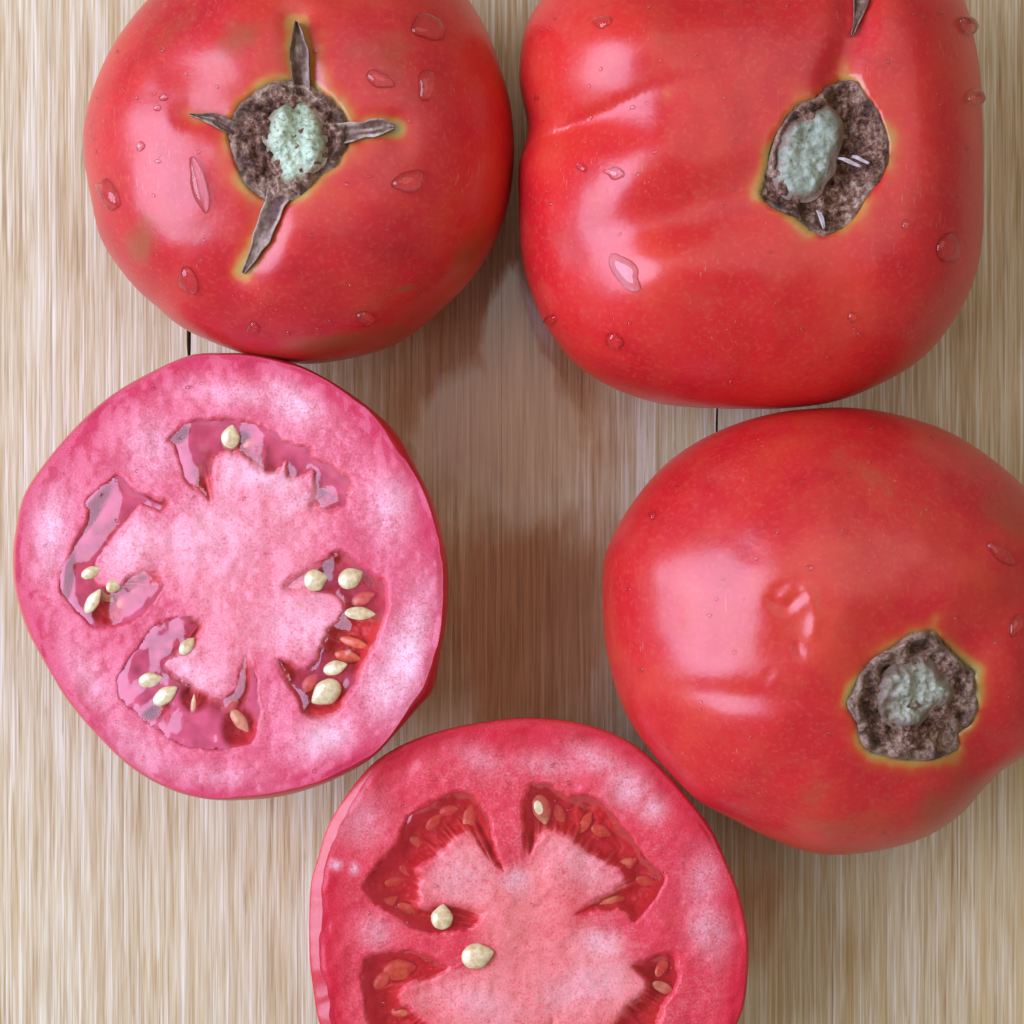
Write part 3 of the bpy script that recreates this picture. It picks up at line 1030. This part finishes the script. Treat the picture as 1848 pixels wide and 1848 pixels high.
def seed_mesh(mat):
    D, F = icosphere(3)
    V = D.copy()
    k = 1 - 0.42 * sstep(0.0, 1.0, V[:, 0]) ** 1.3
    V[:, 1] *= k
    V[:, 2] *= k
    V += 0.03 * np.stack([vnoise(D[:, 0] * 3, D[:, 1] * 3, D[:, 2] * 3 + i * 7) for i in range(3)], 1)
    me = bpy.data.meshes.new('seed')
    me.from_pydata([tuple(v) for v in V], [], F)
    me.polygons.foreach_set('use_smooth', [True] * len(me.polygons))
    me.materials.append(mat)
    return me


SEED = seed_mesh(M_SEED)
SEED_DEEP = seed_mesh(M_SEED_DEEP)

# ---- left half (pinker)
L_OUT = [(343, 641), (405, 637), (443, 638), (490, 645), (548, 662), (614, 698), (676, 743), (719, 786), (748, 838), (781, 905), (800, 971),
         (809, 1038), (806, 1114), (796, 1171), (782, 1243), (752, 1280), (714, 1324), (667, 1371), (595, 1410), (514, 1436), (438, 1444),
         (371, 1442), (305, 1424), (238, 1386), (181, 1333), (124, 1267), (86, 1205), (52, 1143), (31, 1081), (23, 1019), (29, 952),
         (45, 890), (86, 829), (143, 764), (200, 714), (267, 674)]
LOC_A = [(300, 793), (334, 760), (366, 756), (409, 751), (468, 762), (500, 779), (518, 795), (561, 806), (568, 824), (602, 838), (641, 867),
         (629, 888), (632, 910), (602, 922), (573, 925), (550, 918), (561, 878), (564, 852), (541, 870), (519, 862), (514, 838), (500, 856),
         (468, 854), (445, 831), (418, 822), (391, 824), (386, 863), (386, 904), (352, 885), (330, 863), (320, 831), (314, 806)]
LOC_B = [(216, 860), (240, 880), (263, 891), (300, 900), (306, 912), (292, 925), (262, 915), (250, 915), (223, 949), (205, 975), (182, 1003),
         (170, 1035), (186, 1054), (212, 1054), (235, 1035), (258, 1024), (290, 1032), (293, 1052), (285, 1077), (266, 1106), (223, 1130),
         (190, 1135), (159, 1125), (125, 1091), (109, 1060), (113, 1020), (137, 975), (157, 934), (153, 906), (180, 880), (199, 865)]
LOC_C = [(369, 1121), (335, 1112), (284, 1126), (256, 1154), (228, 1194), (211, 1233), (217, 1261), (251, 1292), (284, 1318), (330, 1345),
         (375, 1352), (403, 1352), (453, 1343), (467, 1312), (470, 1270), (465, 1233), (456, 1205), (446, 1180), (434, 1205), (425, 1240),
         (400, 1262), (375, 1248), (345, 1228), (318, 1215), (300, 1200), (315, 1190), (340, 1180), (360, 1160), (373, 1138)]
LOC_D = [(504, 1060), (535, 1031), (574, 1014), (602, 994), (622, 994), (661, 1025), (695, 1045), (701, 1078), (698, 1112), (684, 1149),
         (673, 1177), (656, 1205), (647, 1233), (633, 1250), (614, 1284), (580, 1298), (546, 1287), (538, 1261), (524, 1244), (512, 1225),
         (498, 1188), (526, 1190), (540, 1202), (563, 1197), (571, 1177), (583, 1149), (588, 1132), (611, 1118), (614, 1087), (594, 1073),
         (552, 1073), (524, 1073)]
L_CORE = [(300, 950), (385, 905), (388, 835), (440, 835), (500, 860), (560, 880), (600, 950), (560, 1060), (610, 1090), (580, 1150),
          (520, 1190), (446, 1180), (395, 1258), (310, 1200), (365, 1130), (290, 1040), (190, 1050), (225, 955)]
L_PALE = [((528, 728), (38, 22), 0.5, 0.95), ((705, 924), (26, 45), 0.1, 0.6), ((735, 1175), (26, 80), 0.25, 1.0), ((700, 1240), (30, 40), 0.5, 0.8),
          ((276, 810), (34, 34), 0, 0.65), ((90, 962), (22, 50), 0.1, 0.75), ((424, 710), (60, 16), 0.1, 0.5), ((586, 1333), (36, 22), -0.4, 0.75),
          ((480, 860), (60, 22), 0.3, 0.6), ((230, 990), (40, 28), -0.8, 0.75), ((540, 905), (35, 10), -0.5, 0.7), ((410, 860), (10, 40), 0.2, 0.7),
          ((550, 1130), (50, 40), 0, 0.45), ((345, 1215), (40, 18), 0.4, 0.6), ((375, 960), (60, 40), 0, 0.4), ((380, 1400), (70, 16), 0.1, 0.4),
          ((160, 1230), (22, 60), -0.5, 0.35), ((250, 1350), (22, 50), -0.8, 0.4)]
hL = thing('tomato_half', 'pink cut tomato half with five seed pockets lying below the four-sepal tomato', 'tomato half',
           (*px2w(415, 1040, 0.0), 0.0), 'cut tomato halves')
HL = Half(L_OUT, (415, 1040), 0.036, 0.115, -0.01, [((775, 1250), 12, 55), ((720, 790), 9, 45), ((560, 1425), 5, 80), ((800, 1000), 5, 120)], 4, 21.0)
M_SKIN_L = mat_skin('skin_half_pink', 11.0, (0.58, 0.022, 0.040), (0.52, 0.016, 0.035), (0.62, 0.04, 0.05))
HL.skin(hL, M_SKIN_L)
M_FLESH_L = mat_flesh('flesh_pink', (0.60, 0.026, 0.085), (0.70, 0.105, 0.170), (0.80, 0.23, 0.29), (0.79, 0.225, 0.265), (0.60, 0.045, 0.055), 2.0)
HL.flesh(hL, M_FLESH_L, [(LOC_A, 0.0032), (LOC_B, 0.0030), (LOC_C, 0.0028), (LOC_D, 0.0036)], L_CORE, L_PALE)
M_GEL_L = mat_gel('gel_pink', (0.97, 0.70, 0.70), (0.66, 0.105, 0.18))
HL.gel(hL, M_GEL_L, LOC_A, -0.0006, 0.0003, milk=0.72, clear=[(370, 880, 18, 22, 0), (322, 785, 14, 24, 0.9), (440, 800, 14, 22, 0)])
HL.gel(hL, M_GEL_L, LOC_B, -0.0002, 0.0003, milk=0.72, clear=[(165, 925, 14, 60, 0.6), (125, 1040, 9, 50, 0.15), (190, 1098, 30, 32, 0), (238, 1045, 30, 14, -0.6),
                                                              (215, 965, 8, 50, 0.65), (275, 895, 30, 8, 0.5)])
HL.gel(hL, M_GEL_L, LOC_C, 0.0001, 0.00025, milk=0.86, clear=[(435, 1230, 16, 50, 0.1), (432, 1315, 34, 40, 0), (350, 1258, 26, 28, 0), (280, 1285, 30, 12, -0.5),
                                                              (355, 1150, 14, 26, 0.5)])
HL.gel(hL, M_GEL_L, LOC_D, -0.0008, 0.0004, milk=0.30, clear=[(640, 1150, 60, 60, 0.4), (515, 1205, 16, 30, -0.4), (585, 1265, 42, 34, 0), (590, 1015, 40, 12, -0.5)])
for s in [(416, 790, 48, 36, 1.4, -0.0008), (355, 848, 46, 30, 1.2, -0.0026), (570, 1047, 44, 40, 0.3, -0.0004), (633, 1043, 48, 38, 0.5, -0.0003),
          (650, 1107, 56, 24, -0.05, -0.0003), (605, 1205, 46, 26, 0.3, -0.0003), (588, 1250, 62, 44, -2.5, -0.0002), (168, 1085, 52, 24, 1.0, 0.0002),
          (207, 1056, 34, 24, 0.6, 0.0), (165, 1033, 40, 22, 0.4, -0.0001), (250, 1070, 40, 30, 0.8, -0.0028), (272, 1228, 46, 30, 0.2, 0.0002),
          (298, 1255, 54, 30, 0.6, 0.0003), (338, 1166, 38, 24, 0.9, 0.0001), (349, 1273, 42, 10, 1.5, 0.0), (433, 1301, 50, 24, -0.9, -0.0004),
          (640, 1160, 60, 18, -0.3, -0.0024), (655, 1080, 46, 24, 0.4, -0.0022), (628, 1185, 50, 22, -0.2, -0.0022), (560, 1232, 40, 24, 0.9, -0.0021), (455, 800, 42, 22, 0.3, -0.0022),
          (600, 880, 40, 18, 0.0, -0.0022), (230, 1085, 44, 26, 0.4, -0.0021), (190, 1075, 38, 20, -0.6, -0.0016), (310, 1230, 40, 24, -0.3, -0.0015), (415, 1275, 40, 24, 0.6, -0.0021)]:
    HL.seed_at(hL, *s, SEED)

# ---- bottom half (redder)
R_OUT = [(939, 1296), (996, 1298), (1044, 1305), (1101, 1322), (1153, 1350), (1201, 1393), (1242, 1441), (1285, 1498), (1315, 1565), (1334, 1612),
         (1349, 1679), (1351, 1736), (1344, 1808), (1330, 1848), (1290, 1930), (1220, 1995), (1130, 2040), (1020, 2062), (900, 2060), (780, 2030),
         (680, 1975), (610, 1905), (577, 1848), (565, 1784), (558, 1712), (560, 1603), (572, 1555), (591, 1493), (625, 1436), (672, 1379),
         (734, 1341), (806, 1317), (872, 1304)]
LOC_F = [(819, 1427), (770, 1448), (737, 1474), (715, 1520), (679, 1562), (656, 1591), (666, 1627), (711, 1653), (747, 1679), (793, 1687),
         (841, 1679), (867, 1663), (880, 1646), (851, 1633), (815, 1630), (796, 1630), (760, 1629), (765, 1588), (754, 1569), (780, 1552),
         (796, 1543), (822, 1517), (838, 1508), (858, 1518), (880, 1549), (911, 1572), (900, 1539), (887, 1484), (864, 1442), (841, 1429)]
LOC_G = [(965, 1413), (997, 1414), (1030, 1432), (1078, 1439), (1121, 1478), (1159, 1533), (1185, 1565), (1202, 1585), (1182, 1624),
         (1146, 1666), (1127, 1650), (1090, 1644), (1039, 1655), (1062, 1627), (1121, 1591), (1104, 1565), (1062, 1543), (1023, 1513),
         (991, 1504), (974, 1520), (955, 1544), (943, 1513), (942, 1455), (952, 1426)]
LOC_H = [(1140, 1741), (1172, 1728), (1221, 1718), (1224, 1776), (1202, 1812), (1192, 1848), (1170, 1905), (1100, 1945), (1050, 1905),
         (1107, 1848), (1127, 1809), (1159, 1789), (1163, 1773), (1146, 1754)]
LOC_I = [(656, 1731), (721, 1713), (770, 1721), (809, 1744), (790, 1768), (745, 1778), (722, 1796), (750, 1822), (776, 1848), (825, 1900),
         (800, 1960), (720, 1930), (670, 1870), (655, 1806)]
LOC_J = [(997, 1832), (1015, 1870), (1020, 1930), (960, 1940), (965, 1880)]
R_CORE = [(838, 1506), (870, 1532), (912, 1574), (955, 1546), (990, 1502), (1062, 1541), (1124, 1591), (1062, 1628), (1040, 1656), (1110, 1690),
          (1146, 1756), (1165, 1780), (1107, 1848), (1030, 1900), (900, 1900), (800, 1865), (722, 1794), (790, 1770), (850, 1745), (868, 1665),
          (815, 1632), (762, 1628), (765, 1588), (790, 1548)]
R_PALE = [((1134, 1422), (30, 22), 0.7, 0.75), ((1177, 1460), (18, 18), 0, 0.7), ((1267, 1588), (24, 36), 0, 0.6), ((1277, 1674), (22, 34), -0.2, 0.85),
          ((1082, 1703), (26, 20), 0, 0.7), ((929, 1589), (18, 16), 0, 0.75), ((677, 1684), (22, 22), 0, 0.45), ((653, 1484), (30, 40), 0.7, 0.4),
          ((867, 1370), (30, 16), 0.4, 0.45), ((1001, 1379), (50, 16), 0.1, 0.45), ((1070, 1370), (40, 18), 0.4, 0.55), ((607, 1560), (7, 7), 0, 0.9),
          ((640, 1567), (6, 8), 0, 0.9), ((1060, 1565), (60, 30), 0.4, 0.4), ((830, 1580), (45, 35), 0, 0.4), ((1060, 1780), (60, 30), -0.3, 0.45),
          ((860, 1810), (60, 25), 0.3, 0.35)]
hR = thing('tomato_half', 'deep red cut tomato half with two loose pale seeds, in front of the pitted tomato', 'tomato half',
           (*px2w(953, 1680, 0.0), 0.0), 'cut tomato halves')
HR = Half(R_OUT, (953, 1680), 0.034, -0.02, 0.02, [((565, 1640), 14, 120), ((570, 1800), 12, 90), ((620, 1480), 8, 60), ((1000, 1300), 4, 200)], 4, 43.0)
M_SKIN_R = mat_skin('skin_half_red', 15.0, (0.55, 0.018, 0.030), (0.50, 0.012, 0.025), (0.60, 0.03, 0.035))
HR.skin(hR, M_SKIN_R, 0.0003, 0.40)
M_FLESH_R = mat_flesh('flesh_red', (0.62, 0.014, 0.038), (0.72, 0.052, 0.080), (0.80, 0.165, 0.18), (0.83, 0.215, 0.20), (0.60, 0.026, 0.034), 5.0)
HR.flesh(hR, M_FLESH_R, [(LOC_F, 0.0030), (LOC_G, 0.0030), (LOC_H, 0.0036), (LOC_I, 0.0030), (LOC_J, 0.003)], R_CORE, R_PALE)
M_GEL_R = mat_gel('gel_red', (0.95, 0.62, 0.60), (0.60, 0.035, 0.05))
HR.gel(hR, M_GEL_R, LOC_F, -0.0004, 0.0002)
HR.gel(hR, M_GEL_R, LOC_G, -0.0004, 0.0002)
HR.gel(hR, M_GEL_R, LOC_H, -0.0009, 0.0003)
HR.gel(hR, M_GEL_R, LOC_I, -0.0005, 0.0003)
HR.gel(hR, M_GEL_R, LOC_J, -0.0006, 0.0003)
for s in [(798, 1655, 46, 40, 1.5, 0.0000), (862, 1725, 60, 46, 0.25, 0.0008), (978, 1461, 56, 34, -1.3, -0.0010), (721, 1750, 62, 40, 0.2, -0.0024),
          (783, 1484, 40, 20, 0.8, -0.0024), (848, 1474, 50, 26, 1.4, -0.0024), (754, 1520, 36, 18, -0.5, -0.0025), (713, 1591, 40, 18, 0.2, -0.0025),
          (735, 1572, 34, 16, -0.6, -0.0026), (1056, 1484, 44, 22, 1.0, -0.0026), (1104, 1627, 50, 34, 0.3, -0.0024), (1198, 1783, 46, 20, -0.4, -0.0014),
          (1150, 1520, 44, 20, 0.8, -0.0030), (1010, 1470, 40, 22, -1.2, -0.0026), (726, 1824, 44, 22, 0.2, -0.0022),
          (700, 1630, 42, 22, 0.6, -0.0022), (810, 1462, 38, 20, 0.2, -0.0023), (1085, 1500, 40, 22, -0.4, -0.0022), (1130, 1560, 44, 22, 0.5, -0.0022), (1165, 1590, 38, 20, -0.2, -0.0024),
          (735, 1640, 40, 20, -0.4, -0.0022), (690, 1768, 44, 24, 0.8, -0.0021), (1195, 1745, 40, 20, 1.0, -0.0021)]:
    HR.seed_at(hR, *s, SEED)


# ------------------------------------------------------------------ water drops
def drop_mesh(name, tom, px, py, a, b, rot, h, irr=0.32, sub=3):
    """a flattened bead whose foot follows the skin; a, b half-widths in photo pixels"""
    D, F = icosphere(sub)
    c, s = math.cos(rot), math.sin(rot)
    ang = np.arctan2(D[:, 1], D[:, 0])
    wob = 1 + irr * vnoise(np.cos(ang) * 1.3 + px, np.sin(ang) * 1.3 + py)
    u, v = D[:, 0] * a * wob, D[:, 1] * b * wob
    X, Y = px + u * c - v * s, py + u * s + v * c
    x, y, z = tom.at_px(X, Y)
    n = tom.normal(x, y)
    hh = np.where(D[:, 2] > 0, np.maximum(D[:, 2], 0) ** 0.9 * h * PX, D[:, 2] * 0.0004)
    V = np.stack([x + n[0] * hh, y + n[1] * hh, z + n[2] * hh], 1)
    F = [f[::-1] for f in F]           # pixel y runs down, so the winding is mirrored
    return V, F


DROPS = [
    (TA, 360, 338, 19, 52, -0.25, 9, 'long water drop running beside the left sepal of the four-sepal tomato'),
    (TA, 684, 144, 26, 16, 0.35, 8, 'small oval water drop right of the dark upper sepal'),
    (TA, 768, 158, 17, 30, 0.05, 8, 'upright oval water drop on the upper right shoulder of the four-sepal tomato'),
    (TA, 735, 330, 31, 22, -0.1, 9, 'wide water drop below the right-hand sepal tip'),
    (TA, 778, 55, 34, 22, 0.5, 8, 'broad water drop near the top edge of the four-sepal tomato'),
    (TA, 340, 505, 15, 26, -0.3, 8, 'water drop at the lower left of the four-sepal tomato below the long highlight'),
    (TA, 658, 573, 18, 13, 0.2, 7, 'small water drop at the lower right rim of the four-sepal tomato'),
    (TA, 456, 591, 13, 10, 0.2, 6, 'round water drop low on the four-sepal tomato nearest the pink half'),
    (TA, 197, 350, 13, 30, -0.5, 9, 'curved water drop on the far left edge of the four-sepal tomato'),
    (TA, 295, 176, 7, 6, 0, 3.5, 'upper of two tiny round drops in the long pale highlight'),
    (TA, 283, 195, 6, 6, 0, 3.5, 'lower of two tiny round drops in the long pale highlight'),
    (TA, 253, 263, 8, 11, 0.1, 4, 'tiny oval drop at the left border of the long pale highlight'),
    (TB, 1110, 313, 17, 11, 0.2, 6, 'irregular water drop beside the middle highlight of the ribbed tomato'),
    (TB, 1050, 303, 8, 8, 0, 4, 'tiny pale round bead left of the middle highlight on the ribbed tomato'),
    (TB, 1130, 492, 34, 18, 0.9, 5, 'spread out water film in the lower highlight of the ribbed tomato'),
    (TB, 1108, 614, 14, 14, 0, 8, 'round water drop low on the left of the ribbed tomato'),
    (TB, 995, 576, 10, 11, 0.5, 7, 'water drop on the lower left edge of the ribbed tomato'),
    (TB, 1536, 573, 9, 9, 0, 5, 'tiny round water drop below the hollow stem scar'),
    (TB, 1634, 405, 8, 8, 0, 4, 'tiny water drop right of the hollow stem scar'),
    (TB, 1713, 450, 19, 27, 0.1, 8, 'large faint water drop at the right side of the ribbed tomato'),
    (TB, 1744, 45, 12, 18, -0.3, 12, 'water bead standing on the upper right edge of the ribbed tomato'),
    (TB, 1757, 177, 10, 15, 0, 13, 'water bead standing halfway down the right edge of the ribbed tomato'),
    (TB, 1087, 40, 16, 11, 0.2, 4, 'flat water drop in the top highlight of the ribbed tomato'),
    (TC, 1460, 1025, 5, 5, 0, 4, 'tiny glinting drop above the puckered pit'),
    (TC, 1808, 1000, 34, 11, 0.7, 5, 'thin water run on the right shoulder of the pitted tomato near the photo edge'),
    (TC, 1832, 1128, 10, 18, 0.3, 6, 'water drop at the right photo edge beside the crusty stem scar'),
    (TC, 1178, 931, 7, 8, 0, 5, 'tiny water drop on the upper left of the pitted tomato'),
]
for tom, px, py, a, b, rot, h, label in DROPS:
    V, F = drop_mesh('water_drop', tom, px, py, a, b, rot, h * 1.6)
    o = mesh_obj('water_drop', V, F, M_WATER)
    tag(o, label, 'water drop', 'water drops on the tomatoes')

for tom, nm, cnt, region in ((TA, 'four-sepal', 55, (170, 10, 900, 640)), (TB, 'ribbed', 75, (950, 10, 1750, 720)), (TC, 'pitted', 60, (1110, 760, 1840, 1520))):
    VV, FF, base, k, tries = [], [], 0, 0, 0
    while k < cnt and tries < 2000:
        tries += 1
        px, py = random.uniform(region[0], region[2]), random.uniform(region[1], region[3])
        x, y = px2w(px, py, tom.zc + 0.01)
        q = math.hypot(x - tom.wx, y - tom.wy) / float(rlook(tom.R, math.atan2(y - tom.wy, x - tom.wx)))
        if q > 0.95 or float(sdf(tom.scar, np.array([px]), np.array([py]))[0]) < 30:
            continue
        if random.random() > 0.25 + 0.75 * q:
            continue
        r = random.uniform(1.6, 4.2)
        V, F = drop_mesh('d', tom, px, py, r, r * random.uniform(0.8, 1.4), random.uniform(0, 3), r * 0.7, sub=2)
        VV.append(V)
        FF += [tuple(i + base for i in f) for f in F]
        base += len(V)
        k += 1
    o = mesh_obj('water_droplets', np.concatenate(VV), FF, M_WATER)
    o['kind'] = 'stuff'
    tag(o, 'fine speckle of tiny water droplets over the %s tomato' % nm, 'droplets')

for hf, nm, cnt in ((HL, 'pink', 130), (HR, 'deep red', 150)):
    D, Fi = icosphere(1)
    VV, FF, base = [], [], 0
    for k in range(cnt):
        t = random.uniform(-math.pi, math.pi)
        q = random.random() ** 0.35 * 0.985
        r = float(rlook(hf.Rc, t)) * q
        px, py = hf.cx + r * math.cos(t), hf.cy - r * math.sin(t)
        if py > 1900:
            continue
        x, y, z = hf.w(px, py, 0.0)
        rr = random.uniform(1.2, 3.2) * PX
        a = random.uniform(0, 3.14)
        e = random.uniform(0.9, 1.9)
        u, v = D[:, 0] * rr * e, D[:, 1] * rr
        VV.append(np.stack([x + u * math.cos(a) - v * math.sin(a), y + u * math.sin(a) + v * math.cos(a), z + D[:, 2] * rr * 0.8 + 0.1 * rr], 1))
        FF += [tuple(i + base for i in f) for f in Fi]
        base += len(D)
    o = mesh_obj('juice_droplets', np.concatenate(VV), FF, M_WATER)
    o['kind'] = 'stuff'
    tag(o, 'fine beads of juice on the cut face of the %s tomato half' % nm, 'droplets')
